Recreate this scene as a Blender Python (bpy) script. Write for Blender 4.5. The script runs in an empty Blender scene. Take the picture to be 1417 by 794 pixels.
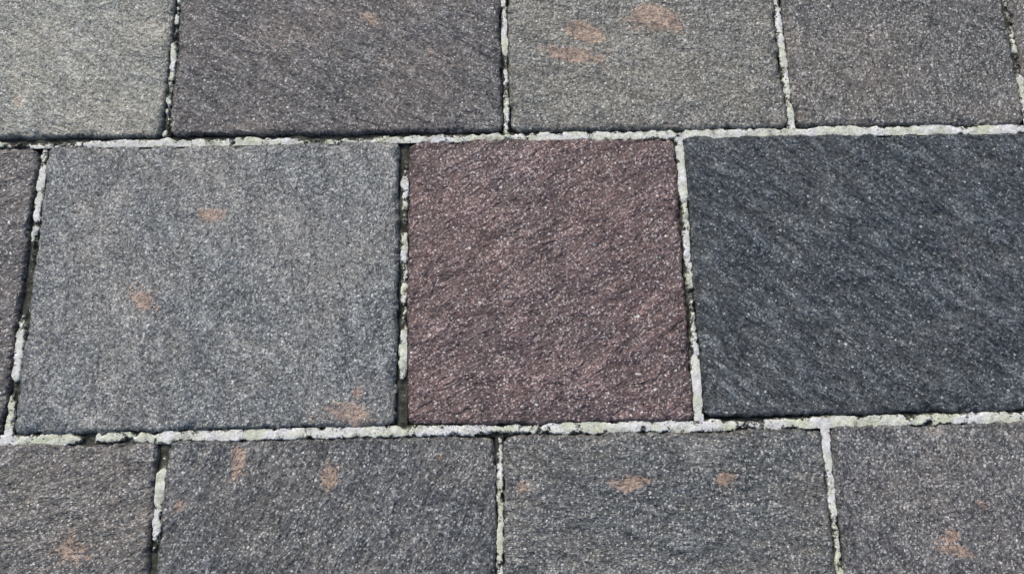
import bpy, math, random
import numpy as np
random.seed(4)
H=1.25; F=1020.0; TH=math.radians(12.5); C=math.cos(TH); S=math.sin(TH)
def P(x,y):
    u=x-708.5; v=397-y; d=F*C-v*S
    return (H*u/d, H*(v*C+F*S)/d)

# ---------------- numpy noise ----------------
def vnoise(x,y,seed=0):
    xi=np.floor(x).astype(np.int64); yi=np.floor(y).astype(np.int64)
    fx=x-xi; fy=y-yi
    fx=fx*fx*fx*(fx*(fx*6-15)+10); fy=fy*fy*fy*(fy*(fy*6-15)+10)
    def h(a,b):
        n=(a*374761393+b*668265263+seed*974634777)&0xffffffff
        n=((n^(n>>13))*1274126177)&0xffffffff
        n=((n^(n>>16))*2246822519)&0xffffffff
        return ((n^(n>>15))&0xffff)/65535.0*2-1
    a=h(xi,yi);b=h(xi+1,yi);c=h(xi,yi+1);d=h(xi+1,yi+1)
    return (a*(1-fx)+b*fx)*(1-fy)+(c*(1-fx)+d*fx)*fy
def fbm(x,y,seed=0,o=4,g=.5):
    s=0;a=1;t=0
    for i in range(o):
        s=s+a*vnoise(x*2**i+i*17.3,y*2**i-i*9.1,seed+i);t+=a;a*=g
    return s/t

# ---------------- materials ----------------
class NB:
    def __init__(s,name):
        s.m=bpy.data.materials.new(name); s.m.use_nodes=True
        s.nt=s.m.node_tree; s.n=s.nt.nodes; s.l=s.nt.links
        s.b=s.n['Principled BSDF']
    def put(s,node,i,v):
        if v is None: return
        if isinstance(v,bpy.types.NodeSocket): s.l.new(v,node.inputs[i])
        else: node.inputs[i].default_value=v
    def math(s,op,a,b=None,c=None,clamp=False):
        n=s.n.new('ShaderNodeMath'); n.operation=op; n.use_clamp=clamp
        s.put(n,0,a); s.put(n,1,b); s.put(n,2,c); return n.outputs[0]
    def acc(s,base,v,k,mid=.5):
        return s.math('MULTIPLY_ADD',s.math('SUBTRACT',v,mid),k,base)
    def noise(s,vec,scale,detail=3,rough=.5,dist=0):
        n=s.n.new('ShaderNodeTexNoise'); s.put(n,'Vector',vec); n.inputs['Scale'].default_value=scale
        n.inputs['Detail'].default_value=detail; n.inputs['Roughness'].default_value=rough
        n.inputs['Distortion'].default_value=dist; return n.outputs['Fac']
    def voro(s,vec,scale,rnd=1):
        n=s.n.new('ShaderNodeTexVoronoi'); s.put(n,'Vector',vec); n.inputs['Scale'].default_value=scale
        n.inputs['Randomness'].default_value=rnd
        sp=s.n.new('ShaderNodeSeparateColor'); s.l.new(n.outputs['Color'],sp.inputs[0])
        return n.outputs['Distance'],sp.outputs[0],sp.outputs[1]
    def mapping(s,vec,loc=(0,0,0),rot=(0,0,0),sc=(1,1,1)):
        n=s.n.new('ShaderNodeMapping'); s.put(n,0,vec); n.inputs[1].default_value=loc
        n.inputs[2].default_value=rot; n.inputs[3].default_value=sc; return n.outputs[0]
    def ss(s,v,lo,hi,a=0.,b=1.):
        n=s.n.new('ShaderNodeMapRange'); n.interpolation_type='SMOOTHSTEP'
        s.put(n,0,v); n.inputs[1].default_value=lo; n.inputs[2].default_value=hi
        n.inputs[3].default_value=a; n.inputs[4].default_value=b; return n.outputs[0]
    def mix(s,f,a,b,mode='MIX'):
        n=s.n.new('ShaderNodeMix'); n.data_type='RGBA'; n.blend_type=mode
        s.put(n,0,f)
        for i,v in ((6,a),(7,b)):
            if isinstance(v,bpy.types.NodeSocket): s.l.new(v,n.inputs[i])
            else: n.inputs[i].default_value=(*v,1)
        return n.outputs[2]
    def scale(s,col,f):
        n=s.n.new('ShaderNodeVectorMath'); n.operation='SCALE'
        s.put(n,0,col); s.put(n,'Scale',f); return n.outputs[0]
    def attr(s,name):
        n=s.n.new('ShaderNodeAttribute'); n.attribute_name=name; return n.outputs['Fac']
    def obj(s):
        return s.n.new('ShaderNodeTexCoord').outputs['Object']

def lin(c):
    return tuple(((v/255)/12.92 if v<=10 else ((v/255+.055)/1.055)**2.4) for v in c)

GAIN=1.56; WB=(1.005,.985,.95)
def alb(rgb,k=1.): return tuple(min(.82,v*GAIN*WB[i]*k) for i,v in enumerate(lin(rgb)))
def stone(name,rgb,ang,seed,fleck=.5,streak=1.,fcol=(190,190,186),aniso=2.2):
    s=NB(name); base=alb(rgb); fc=alb(fcol)
    o=s.obj()
    p=s.mapping(o,loc=(seed*3.7,seed*1.3,seed*.7))
    pr=s.mapping(p,rot=(0,0,-math.radians(ang)))
    ps=s.mapping(pr,sc=(1,aniso,1))
    st=s.noise(ps,14,5,.66,1.)
    st2=s.noise(ps,46,3,.65,.7)
    big=s.noise(p,5.5,5,.65)
    g1=s.noise(p,150,2,.7)
    dA,cA,cB=s.voro(p,310)          # crystal grains
    cl=s.math('ABSOLUTE',s.math('SUBTRACT',st,.5))
    cleft=s.math('MULTIPLY',s.ss(cl,.0,.03,1,0),s.ss(s.acc(st2,g1,.4),.42,.6))
    f=s.acc(1.,s.ss(st,.38,.62),.44*streak)
    f=s.acc(f,s.ss(st2,.34,.66),.38*streak)
    f=s.acc(f,big,1.2)
    f=s.acc(f,g1,1.5)
    f=s.acc(f,cA,.72)
    f=s.math('SUBTRACT',f,s.math('MULTIPLY',cleft,.42*streak))
    f=s.math('MAXIMUM',f,.2)
    warm=tuple(base[i]*k for i,k in enumerate((1.04,1.,.96))); cool=tuple(base[i]*k for i,k in enumerate((.96,1.,1.035)))
    col=s.mix(s.ss(big,.4,.6),cool,warm)
    col=s.scale(col,f)
    # feldspar grit: individual light grains, clustering on raised streaks
    gv=s.acc(s.acc(s.acc(cB,st2,.5*streak),g1,.7),st,.5*streak)
    m1=s.math('MULTIPLY',s.ss(gv,.86-.18*fleck,.95-.18*fleck),s.ss(dA,.3,.62,1.,.15))
    col=s.mix(s.math('MULTIPLY',m1,.62),col,fc)
    # bigger sparse crystals
    d2,r2,q2=s.voro(p,165)
    m2=s.math('MULTIPLY',s.ss(r2,1-.16*fleck,1-.08*fleck),s.ss(s.acc(d2,g1,1.3),.2,.40,1,0))
    col=s.mix(s.math('MULTIPLY',m2,.9),col,tuple(min(.8,v*1.3) for v in fc))
    # dark pits
    m3=s.ss(s.acc(s.acc(cB,g1,.9),st2,.6*streak),.24,.10)
    col=s.mix(s.math('MULTIPLY',m3,.6),col,tuple(v*.25 for v in base))
    # rusty blotches
    bl=s.attr('blotch'); bn=s.noise(p,26,5,.7)
    bm=s.ss(s.acc(s.acc(s.acc(bl,bn,4.2),g1,2.0),cA,.6),.05,.7)
    bcol=s.scale(s.mix(s.ss(bn,.4,.6),alb((124,104,92)),alb((158,136,120))),s.acc(s.acc(1.,cA,.6),g1,1.))
    col=s.mix(s.math('MULTIPLY',bm,.68),col,bcol)
    # grime near joints
    e=s.attr('edge'); en=s.noise(p,34,5,.75)
    em=s.ss(s.acc(e,en,.05),.0,.010,1,0)
    col=s.mix(s.math('MULTIPLY',em,.5),col,tuple(v*.3 for v in base))
    s.l.new(col,s.b.inputs['Base Color'])
    rg=s.acc(s.acc(.40,g1,.5),cB,.3)
    s.l.new(rg,s.b.inputs['Roughness'])
    s.b.inputs['Specular IOR Level'].default_value=.65
    h=s.math('MULTIPLY',st,3.2*streak)
    h=s.math('ADD',h,s.math('MULTIPLY',st2,1.2*streak))
    h=s.math('ADD',h,s.math('MULTIPLY',g1,.5))
    h=s.math('ADD',h,s.math('MULTIPLY',cA,.08))
    h=s.math('SUBTRACT',h,s.math('MULTIPLY',cleft,.3*streak))
    b=s.n.new('ShaderNodeBump'); b.inputs['Strength'].default_value=1.; b.inputs['Distance'].default_value=.0055
    s.l.new(h,b.inputs['Height']); s.l.new(b.outputs[0],s.b.inputs['Normal'])
    return s.m

def mortar_mat():
    s=NB('lime_mortar'); o=s.obj()
    n1=s.noise(o,70,6,.8); n2=s.noise(o,300,2,.6); n3=s.noise(o,16,5,.65); n4=s.noise(o,24,4,.7)
    fill=s.attr('fill')
    v=s.acc(s.acc(fill,n1,1.6),n2,1.)
    wm=s.ss(v,.32,.56)
    white=s.mix(s.ss(n3,.38,.62),alb((172,178,160)),alb((222,224,218)))
    white=s.mix(s.ss(s.acc(n4,n2,.5),.56,.70),white,alb((128,130,120)))
    white=s.scale(white,s.acc(s.acc(1.0,n2,1.0),n1,1.3))
    moss=s.mix(s.ss(n1,.35,.65),(.018,.02,.014),(.12,.125,.10))
    col=s.mix(wm,moss,white)
    s.l.new(col,s.b.inputs['Base Color']); s.b.inputs['Roughness'].default_value=.9
    h=s.math('ADD',n1,s.math('MULTIPLY',n2,.4))
    b=s.n.new('ShaderNodeBump'); b.inputs['Strength'].default_value=.8; b.inputs['Distance'].default_value=.003
    s.l.new(h,b.inputs['Height']); s.l.new(b.outputs[0],s.b.inputs['Normal'])
    return s.m

# ---------------- paver geometry ----------------
def paver_arrays(cor,n,seed,ang,blots=(),lift=0.0,amp=1.):
    TL,TR,BR,BL=[np.array(c) for c in cor]
    t=np.linspace(0,1,n); U,V=np.meshgrid(t,t)
    U=U.ravel();V=V.ravel()
    X=(BL[0]*(1-U)+BR[0]*U)*(1-V)+(TL[0]*(1-U)+TR[0]*U)*V
    Y=(BL[1]*(1-U)+BR[1]*U)*(1-V)+(TL[1]*(1-U)+TR[1]*U)*V
    w=(np.linalg.norm(TR-TL)+np.linalg.norm(BR-BL))/2; hh=np.linalg.norm(TL-BL)
    d=np.minimum(np.minimum(U,1-U)*w,np.minimum(V,1-V)*hh)
    k=np.exp(-d/.008)
    dx=.0044*fbm(X*20,Y*20,seed+50,4,.6)+.0016*vnoise(X*150,Y*150,seed+90)
    dy=.0044*fbm(X*20,Y*20,seed+70,4,.6)+.0016*vnoise(X*150,Y*150,seed+95)
    cu=np.minimum(U,1-U)*w; cv=np.minimum(V,1-V)*hh
    r=.014; cc=np.clip(1-(cu+cv)/r,0,1)*.004
    sx=np.where(U<.5,1,-1); sy=np.where(V<.5,1,-1)
    X2=X+dx*k+cc*sx; Y2=Y+dy*k+cc*sy
    a=math.radians(ang); xr=X*math.cos(a)+Y*math.sin(a); yr=-X*math.sin(a)+Y*math.cos(a)
    rid=1-2*np.abs(fbm(xr*9,yr*24,seed+17,3,.5))
    Z=.0014*fbm(X*5,Y*5,seed,3)+amp*(.0022*fbm(xr*14,yr*34,seed+7,4,.6)+.0012*(rid-.6))+.0003*vnoise(X*200,Y*200,seed+3)
    bev=.005*(1+.7*fbm(X*30,Y*30,seed+21,3))
    Z-= .0040*np.clip(1-d/bev,0,1)**1.5
    chip=np.clip(fbm(X*30,Y*30,seed+33,4,.6)-.2,0,1)*.03*np.exp(-d/.008)
    Z-=np.minimum(chip,.006)
    Z+=lift
    idx=np.arange(n*n).reshape(n,n)
    q=np.stack([idx[:-1,:-1],idx[:-1,1:],idx[1:,1:],idx[1:,:-1]],-1).reshape(-1,4)
    ring=np.concatenate([idx[0,:],idx[1:,-1],idx[-1,-2::-1],idx[-2:0:-1,0]])
    m=len(ring)
    sk=np.stack([X2[ring],Y2[ring],np.full(m,-.035)],-1)
    V3=np.concatenate([np.stack([X2,Y2,Z],-1),sk])
    a0=ring; a1=np.roll(ring,-1); b0=n*n+np.arange(m); b1=np.roll(b0,-1)
    q=np.concatenate([q,np.stack([a1,a0,b0,b1],-1)])
    bl=np.full(n*n,-4.)
    for (px,py,rx,ry,ba,st) in blots:
        cx,cy=P(px,py); sc=H/F
        a=math.radians(ba); lx=(X-cx)/sc; ly=(Y-cy)/sc
        ex=(lx*math.cos(a)+ly*math.sin(a))/rx; ey=(-lx*math.sin(a)+ly*math.cos(a))/ry
        bl=np.maximum(bl,st-np.sqrt(ex*ex+ey*ey))
    bl=np.concatenate([bl,np.full(m,-4.)]); ed=np.concatenate([d,np.zeros(m)])
    return V3,q,bl,ed
def mk(name,V,Q,attrs,mats,midx=None,origin=None):
    me=bpy.data.meshes.new(name)
    if origin is not None: V=V-np.array(origin)
    me.vertices.add(len(V)); me.vertices.foreach_set('co',V.astype(np.float32).ravel())
    me.loops.add(len(Q)*4); me.loops.foreach_set('vertex_index',Q.astype(np.int32).ravel())
    me.polygons.add(len(Q)); me.polygons.foreach_set('loop_start',(np.arange(len(Q))*4).astype(np.int32))
    me.polygons.foreach_set('loop_total',np.full(len(Q),4,np.int32))
    for k,v in attrs.items():
        at=me.attributes.new(k,'FLOAT','POINT'); at.data.foreach_set('value',v.astype(np.float32))
    for m in mats: me.materials.append(m)
    if midx is not None: me.polygons.foreach_set('material_index',midx.astype(np.int32))
    me.update(calc_edges=True); me.validate()
    me.polygons.foreach_set('use_smooth',np.ones(len(me.polygons),bool))
    ob=bpy.data.objects.new(name,me); bpy.context.scene.collection.objects.link(ob)
    if origin is not None: ob.location=origin
    return ob

def ext(a,b,y):
    t=(y-a[1])/(b[1]-a[1]); return (a[0]+(b[0]-a[0])*t,y)
def quad(tl,tr,br,bl): return [P(*tl),P(*tr),P(*br),P(*bl)]
TOP=-186; BOT=1006
A=lambda l0,l1,r0,r1: quad(ext(l0,l1,TOP),ext(r0,r1,TOP),r1,l1)
B=lambda l0,l1,r0,r1: quad(l0,r0,ext(r0,r1,BOT-8),ext(l0,l1,BOT))
blots={
 'A0':[(25,140,14,10,20,.8)],
 'A1':[(516,25,11,17,80,1.1),(597,72,6,6,60,.8)],
 'A2':[(903,27,26,12,-8,2.1),(806,43,18,9,-25,2.0),(790,75,26,7,-10,2.0),(745,90,10,6,0,.5)],
 'M0':[(291,298,14,7,0,1.7),(200,412,20,11,-35,1.3),(478,571,28,12,-10,1.5),(494,543,12,10,60,1.2)],
 'B0':[(100,752,18,26,60,1.1)],
 'B1':[(328,640,7,16,0,1.5),(247,700,7,13,-20,1.1),(457,657,9,12,10,1.5),(607,633,8,7,0,.9)],
 'B2':[(722,675,11,7,0,1.1),(875,667,18,7,5,1.6),(1002,661,11,10,0,1.5)],
 'B3':[(1360,700,10,7,-30,1.2),(1315,742,11,7,20,1.3),(1322,761,16,6,-10,1.4)],
}
tiles=[
 ('A0',quad((-235,TOP),ext((240,0),(222,187),TOP),(222,187),(-285,193)),(118,121,116),-35,.85,.7,2.),
 ('A1',A((249,0),(232,186),(692,0),(696,181)),(96,94,95),-35,.45,1.0,2.8),
 ('A2',A((702,0),(706,181),(1070,0),(1091,176)),(104,105,101),-20,.75,.7,2.),
 ('A3',A((1081,0),(1102,174),(1388,0),(1420,172)),(96,95,93),-60,.7,.75,2.),
 ('A4',quad(ext((1398,0),(1431,170),TOP),(1860,TOP),(1930,163),(1431,170)),(100,98,96),20,.6,.7,2.),
 ('M-1',quad((-420,210),(53,206),(1,601),(-520,612)),(90,88,89),30,.6,.85,2.),
 ('M0',quad((67,203),(552,196),(548,588),(18,601)),(103,107,109),-65,.85,.7,2.2),
 ('M1',quad((566,195),(934,191),(962,582),(562,588)),(86,70,72),28,.85,.95,1.9),
 ('M2',quad((946,187),(1475,183),(1550,566),(974,576)),(77,83,88),-40,.5,1.45,3.2),
 ('M3',quad((1486,183),(1900,178),(2030,556),(1561,566)),(98,98,98),30,.5,.9,2.),
 ('B0',quad((-250,620),(219,612),ext((219,612),(203,794),BOT),(-310,BOT+5)),(96,95,94),20,.6,.85,2.),
 ('B1',B((233,611),(214,794),(685,604),(687,794)),(91,93,95),70,.6,.95,2.4),
 ('B2',B((697,603),(698,794),(1137,592),(1158,794)),(93,95,95),-15,.65,.85,2.),
 ('B3',B((1148,590),(1170,794),(1610,577),(1660,794)),(97,97,98),-55,.75,.9,2.),
]
for i,(k,cor,rgb,ang,fl,st,an) in enumerate(tiles):
    m=stone('porphyry_'+k,rgb,ang,i+1,fl,st,(190,180,179) if k=='M1' else ((162,169,173) if k=='M2' else (188,190,188)),an)
    V,Q,bl,ed=paver_arrays(cor,260,i*11+3,ang,blots.get(k,()),amp=max(.7,st),lift=random.uniform(-.0006,.0006))
    c=np.mean(np.array(cor),0)
    mk('reddish_stone_paver' if k=='M1' else 'grey_stone_paver',V,Q,{'blotch':bl,'edge':ed},[m],origin=(c[0],c[1],0))

# ---------------- mortar joints ----------------
MM=mortar_mat()
def strip(pts,hw,keys,seed,res=.0016,na=16):
    pts=np.array(pts,float)
    seg=np.linalg.norm(np.diff(pts,axis=0),axis=1); L=np.concatenate([[0],np.cumsum(seg)])
    n=max(8,int(L[-1]/res)); s=np.linspace(0,L[-1],n)
    cx=np.interp(s,L,pts[:,0]); cy=np.interp(s,L,pts[:,1])
    tx=np.gradient(cx); ty=np.gradient(cy); l=np.hypot(tx,ty); nx=-ty/l; ny=tx/l
    hwv=np.full(n,hw)
    a=np.linspace(-1,1,na); SS,AA=np.meshgrid(s,a,indexing='ij')
    X=cx[:,None]+nx[:,None]*AA*hwv[:,None]; Y=cy[:,None]+ny[:,None]*AA*hwv[:,None]
    kt=[k[0] for k in keys]; f=np.interp(s/L[-1],kt,[k[1] for k in keys])[:,None]; sd=np.interp(s/L[-1],kt,[k[2] for k in keys])[:,None]
    fill=f-.02+.75*fbm(X*17,Y*17,seed,5,.65)+sd*AA*.75+.3*fbm(X*110,Y*110,seed+9,2)-.5*np.abs(AA)**2.2
    g=np.clip((fill-.1)/.4,0,1); g=g*g*(3-2*g)
    Z=-.0105+g*(.0080+.0014*fbm(X*70,Y*70,seed+5,3)) -.0008*AA**2
    idx=np.arange(n*na).reshape(n,na)
    q=np.stack([idx[:-1,:-1],idx[1:,:-1],idx[1:,1:],idx[:-1,1:]],-1).reshape(-1,4)
    return np.stack([X,Y,Z],-1).reshape(-1,3),q,fill.ravel()
Vs=[];Qs=[];Fs=[];off=0
def add(r):
    global off
    v,q,f=r; Vs.append(v);Qs.append(q+off);Fs.append(f);off+=len(v)
def kx(keys,x0,x1): return [((x-x0)/(x1-x0),a,b) for x,a,b in keys]
L1=[(-285,202),(0,198),(60,197),(230,195),(400,192),(560,190),(700,188),(930,185.5),(1100,181),(1417,177),(1900,171)]
add(strip([P(*p) for p in L1],.0104,
  kx([(-285,.4,-.3),(0,.3,-.5),(50,.45,-.6),(110,.62,-.8),(330,.6,-.8),(420,.5,-.8),(540,.6,-.7),(580,.72,-.6),(700,.55,-.5),(760,.8,-.3),(925,.75,0),(935,.5,-.4),(945,.9,-.4),(1400,.9,-.3),(1417,.6,0),(1900,.8,0)],-285,1900),101))
L2=[(-300,615),(0,609),(120,607),(230,605),(400,601),(560,597),(700,594.5),(960,589),(1140,583),(1417,576),(1900,562)]
add(strip([P(*p) for p in L2],.0106,
  kx([(-300,.6,0),(0,.8,0),(100,.75,-.1),(112,.3,0),(120,.3,0),(135,.72,.2),(380,.7,.2),(545,.7,.2),(555,.4,0),(575,.8,.2),(660,.7,0),(690,.6,0),(700,.8,.1),(960,.8,0),(1000,.7,-.3),(1130,.72,-.3),(1150,.75,-.2),(1417,.82,-.2),(1900,.8,0)],-300,1900),131))
def vj(a,b,keys,seed,hw=.0074): add(strip([P(*a),P(*b)],hw,keys,seed,na=12))
vj((267,-190),(227,189),[(0,.6,0),(.5,.6,-.1),(.68,.55,-.3),(.8,.4,0),(.9,.35,-.2),(1,.4,0)],141,.0068)
vj((693,-190),(701,184),[(0,.6,0),(.5,.7,.1),(.65,.75,0),(.75,.55,.3),(.9,.65,.2),(1,.5,0)],151,.0068)
vj((1052,-190),(1097,178),[(0,.7,0),(.5,.75,0),(.7,.9,0),(1,.8,.1)],161,.0076)
vj((1357,-190),(1426,174),[(0,.3,0),(.5,.1,.2),(.68,.1,.2),(.72,.8,0),(1,.7,0)],171)
vj((60,203),(9,604),[(0,.7,.4),(.15,.65,.3),(.3,.6,.3),(.34,.15,0),(.4,.1,0),(.57,.1,0),(.62,.65,-.2),(.8,.8,0),(.84,.3,0),(.9,.75,0),(1,.7,0)],181,.0086)
vj((559,193),(555,592),[(0,.05,.4),(.12,.15,.6),(.16,.75,.4),(.24,.65,.5),(.3,.3,.5),(.37,.7,.6),(.55,.6,.5),(.65,.35,.6),(.72,.75,.4),(.8,.6,.4),(.86,.05,.3),(1,.0,0)],191,.0086)
vj((940,189),(968,582),[(0,.75,.2),(.1,.8,.3),(.3,.85,.3),(.45,.65,.3),(.6,.8,.3),(.7,.65,.4),(.85,.7,.2),(1,.9,0)],201,.0082)
vj((226,608),(190,1006),[(0,.15,0),(.1,.25,0),(.13,.95,0),(.35,.9,0),(.4,.4,0),(1,.6,0)],211,.008)
vj((691,602),(692,1002),[(0,.05,0),(.07,.35,.2),(.15,.75,0),(.3,.45,.3),(.4,.6,.2),(1,.5,0)],221,.0068)
vj((1142,588),(1186,1002),[(0,.95,0),(.3,.9,0),(.4,.8,0),(.5,.8,0),(1,.7,0)],231,.0076)
vj((1480,182),(1556,568),[(0,.7,0),(1,.7,0)],241,.008)

# ---------------- surrounding pavement ----------------
gm=[stone('porphyry_mix_%d'%i,c,a,40+i,.65,.85) for i,(c,a) in enumerate([((98,98,96),-30),((88,89,91),40),((106,109,108),-60),((89,75,76),30),((79,83,86),-20)])]
PV=[];PQ=[];PB=[];PE=[];PM=[];po=0
def addp(cor,seed):
    global po
    v,q,b,e=paver_arrays(cor,40,seed,random.choice([-30,40,-60]))
    PV.append(v);PQ.append(q+po);PB.append(b);PE.append(e);po+=len(v)
    PM.append(np.full(len(q),random.choice([0,0,1,1,2,2,3,4,4])))
G=.010
def rowtiles(xa,xb,ya,yb,seed):
    x=xa
    while x<xb-.02:
        w=random.uniform(.45,.66); x1=min(x+w,xb)
        if xb-x1<.3: x1=xb
        addp([(x+G/2,yb),(x1-G/2,yb),(x1-G/2,ya),(x+G/2,ya)],seed); seed+=13
        add(strip([(x1,ya),(x1,yb)],.0065,[(0,.7,0),(1,.7,0)],seed,.006,6))
        x=x1
    return seed
T={t[0]:t[1] for t in tiles}
yA=max(T['A0'][0][1],T['A2'][0][1]); yB=min(T['B0'][3][1],T['B2'][3][1])
sd=1000; XL=-3.6; XR=3.6
y=yA+G
for r in range(6):
    h=random.uniform(.46,.52)
    add(strip([(XL,y-G/2),(XR,y-G/2)],.009,[(0,.75,0),(1,.75,0)],sd,.005,6))
    sd=rowtiles(XL+random.uniform(-.3,.0),XR,y,y+h-G,sd); y+=h
y=yB-G
for r in range(6):
    h=random.uniform(.46,.52)
    add(strip([(XL,y+G/2),(XR,y+G/2)],.009,[(0,.75,0),(1,.75,0)],sd,.005,6))
    sd=rowtiles(XL+random.uniform(-.3,.0),XR,y-h+G,y,sd); y-=h
def side(left,right,l,r):
    global sd
    cl=T[l]; ytop,ybot=cl[0][1],cl[3][1]; xm=min(cl[0][0],cl[3][0])
    addp([(xm-.5,ytop),(cl[0][0]-G,ytop),(cl[3][0]-G,ybot),(xm-.5,ybot)],sd); sd+=5
    add(strip([(cl[0][0]-G/2,ytop),(cl[3][0]-G/2,ybot)],.007,[(0,.7,0),(1,.7,0)],sd,.006,6))
    sd=rowtiles(left,xm-.5-G/2,ybot,ytop,sd)
    cr=T[r]; yt,yb=cr[1][1],cr[2][1]; xm=max(cr[1][0],cr[2][0])
    addp([(cr[1][0]+G,yt),(xm+.5,yt),(xm+.5,yb),(cr[2][0]+G,yb)],sd); sd+=5
    add(strip([(cr[1][0]+G/2,yt),(cr[2][0]+G/2,yb)],.007,[(0,.7,0),(1,.7,0)],sd,.006,6))
    sd=rowtiles(xm+.5+G/2,right,yb,yt,sd)
side(XL,XR,'A0','A4'); side(XL,XR,'M-1','M3'); side(XL,XR,'B0','B3')
for Lp in (L1,L2):
    a=P(*Lp[0]); b=P(*Lp[-1])
    add(strip([(XL,a[1]),a],.011,[(0,.75,0),(1,.7,0)],301,.005,6))
    add(strip([b,(XR,b[1])],.011,[(0,.75,0),(1,.7,0)],303,.005,6))
mk('stone_pavement',np.concatenate(PV),np.concatenate(PQ),{'blotch':np.concatenate(PB),'edge':np.concatenate(PE)},gm,np.concatenate(PM))
mk('mortar_joints',np.concatenate(Vs),np.concatenate(Qs),{'fill':np.concatenate(Fs)},[MM])

# ---------------- ground ----------------
s=NB('ground_bedding'); o=s.obj()
n=s.noise(o,60,5,.7); n2=s.noise(o,1.5,4,.6)
s.l.new(s.mix(n,s.mix(n2,(.02,.02,.016),(.05,.05,.04)),(.1,.1,.085)),s.b.inputs['Base Color']); s.b.inputs['Roughness'].default_value=.95
v=np.array([(-150,-150,-.02),(150,-150,-.02),(150,150,-.02),(-150,150,-.02)],float)
mk('ground',v,np.array([[0,1,2,3]]),{},[s.m])

# ---------------- light ----------------
EL=math.radians(40); AZ=math.radians(-30)
w=bpy.data.worlds.new('World'); bpy.context.scene.world=w; w.use_nodes=True
nt=w.node_tree; sk=nt.nodes.new('ShaderNodeTexSky'); sk.sky_type='NISHITA'; sk.sun_disc=False
sk.sun_elevation=EL; sk.sun_rotation=AZ; sk.dust_density=4; sk.air_density=1.
nt.links.new(sk.outputs[0],nt.nodes['Background'].inputs[0]); nt.nodes['Background'].inputs[1].default_value=.135
sl=bpy.data.lights.new('sun','SUN'); sl.energy=1.5; sl.angle=math.radians(12); sl.color=(1,.97,.93)
so=bpy.data.objects.new('sun',sl); bpy.context.scene.collection.objects.link(so)
from mathutils import Vector
dv=Vector((math.sin(AZ)*math.cos(EL),math.cos(AZ)*math.cos(EL),math.sin(EL)))
so.rotation_euler=dv.to_track_quat('Z','Y').to_euler()
cam=bpy.data.cameras.new('camera'); co=bpy.data.objects.new('camera',cam); bpy.context.scene.collection.objects.link(co)
co.location=(0,0,H); co.rotation_euler=(TH,0,0); cam.sensor_width=36; cam.lens=36*F/1417; cam.clip_end=500; cam.clip_start=.01
bpy.context.scene.camera=co
sc=bpy.context.scene; sc.view_settings.view_transform='Standard'; sc.view_settings.look='None'; sc.view_settings.exposure=0
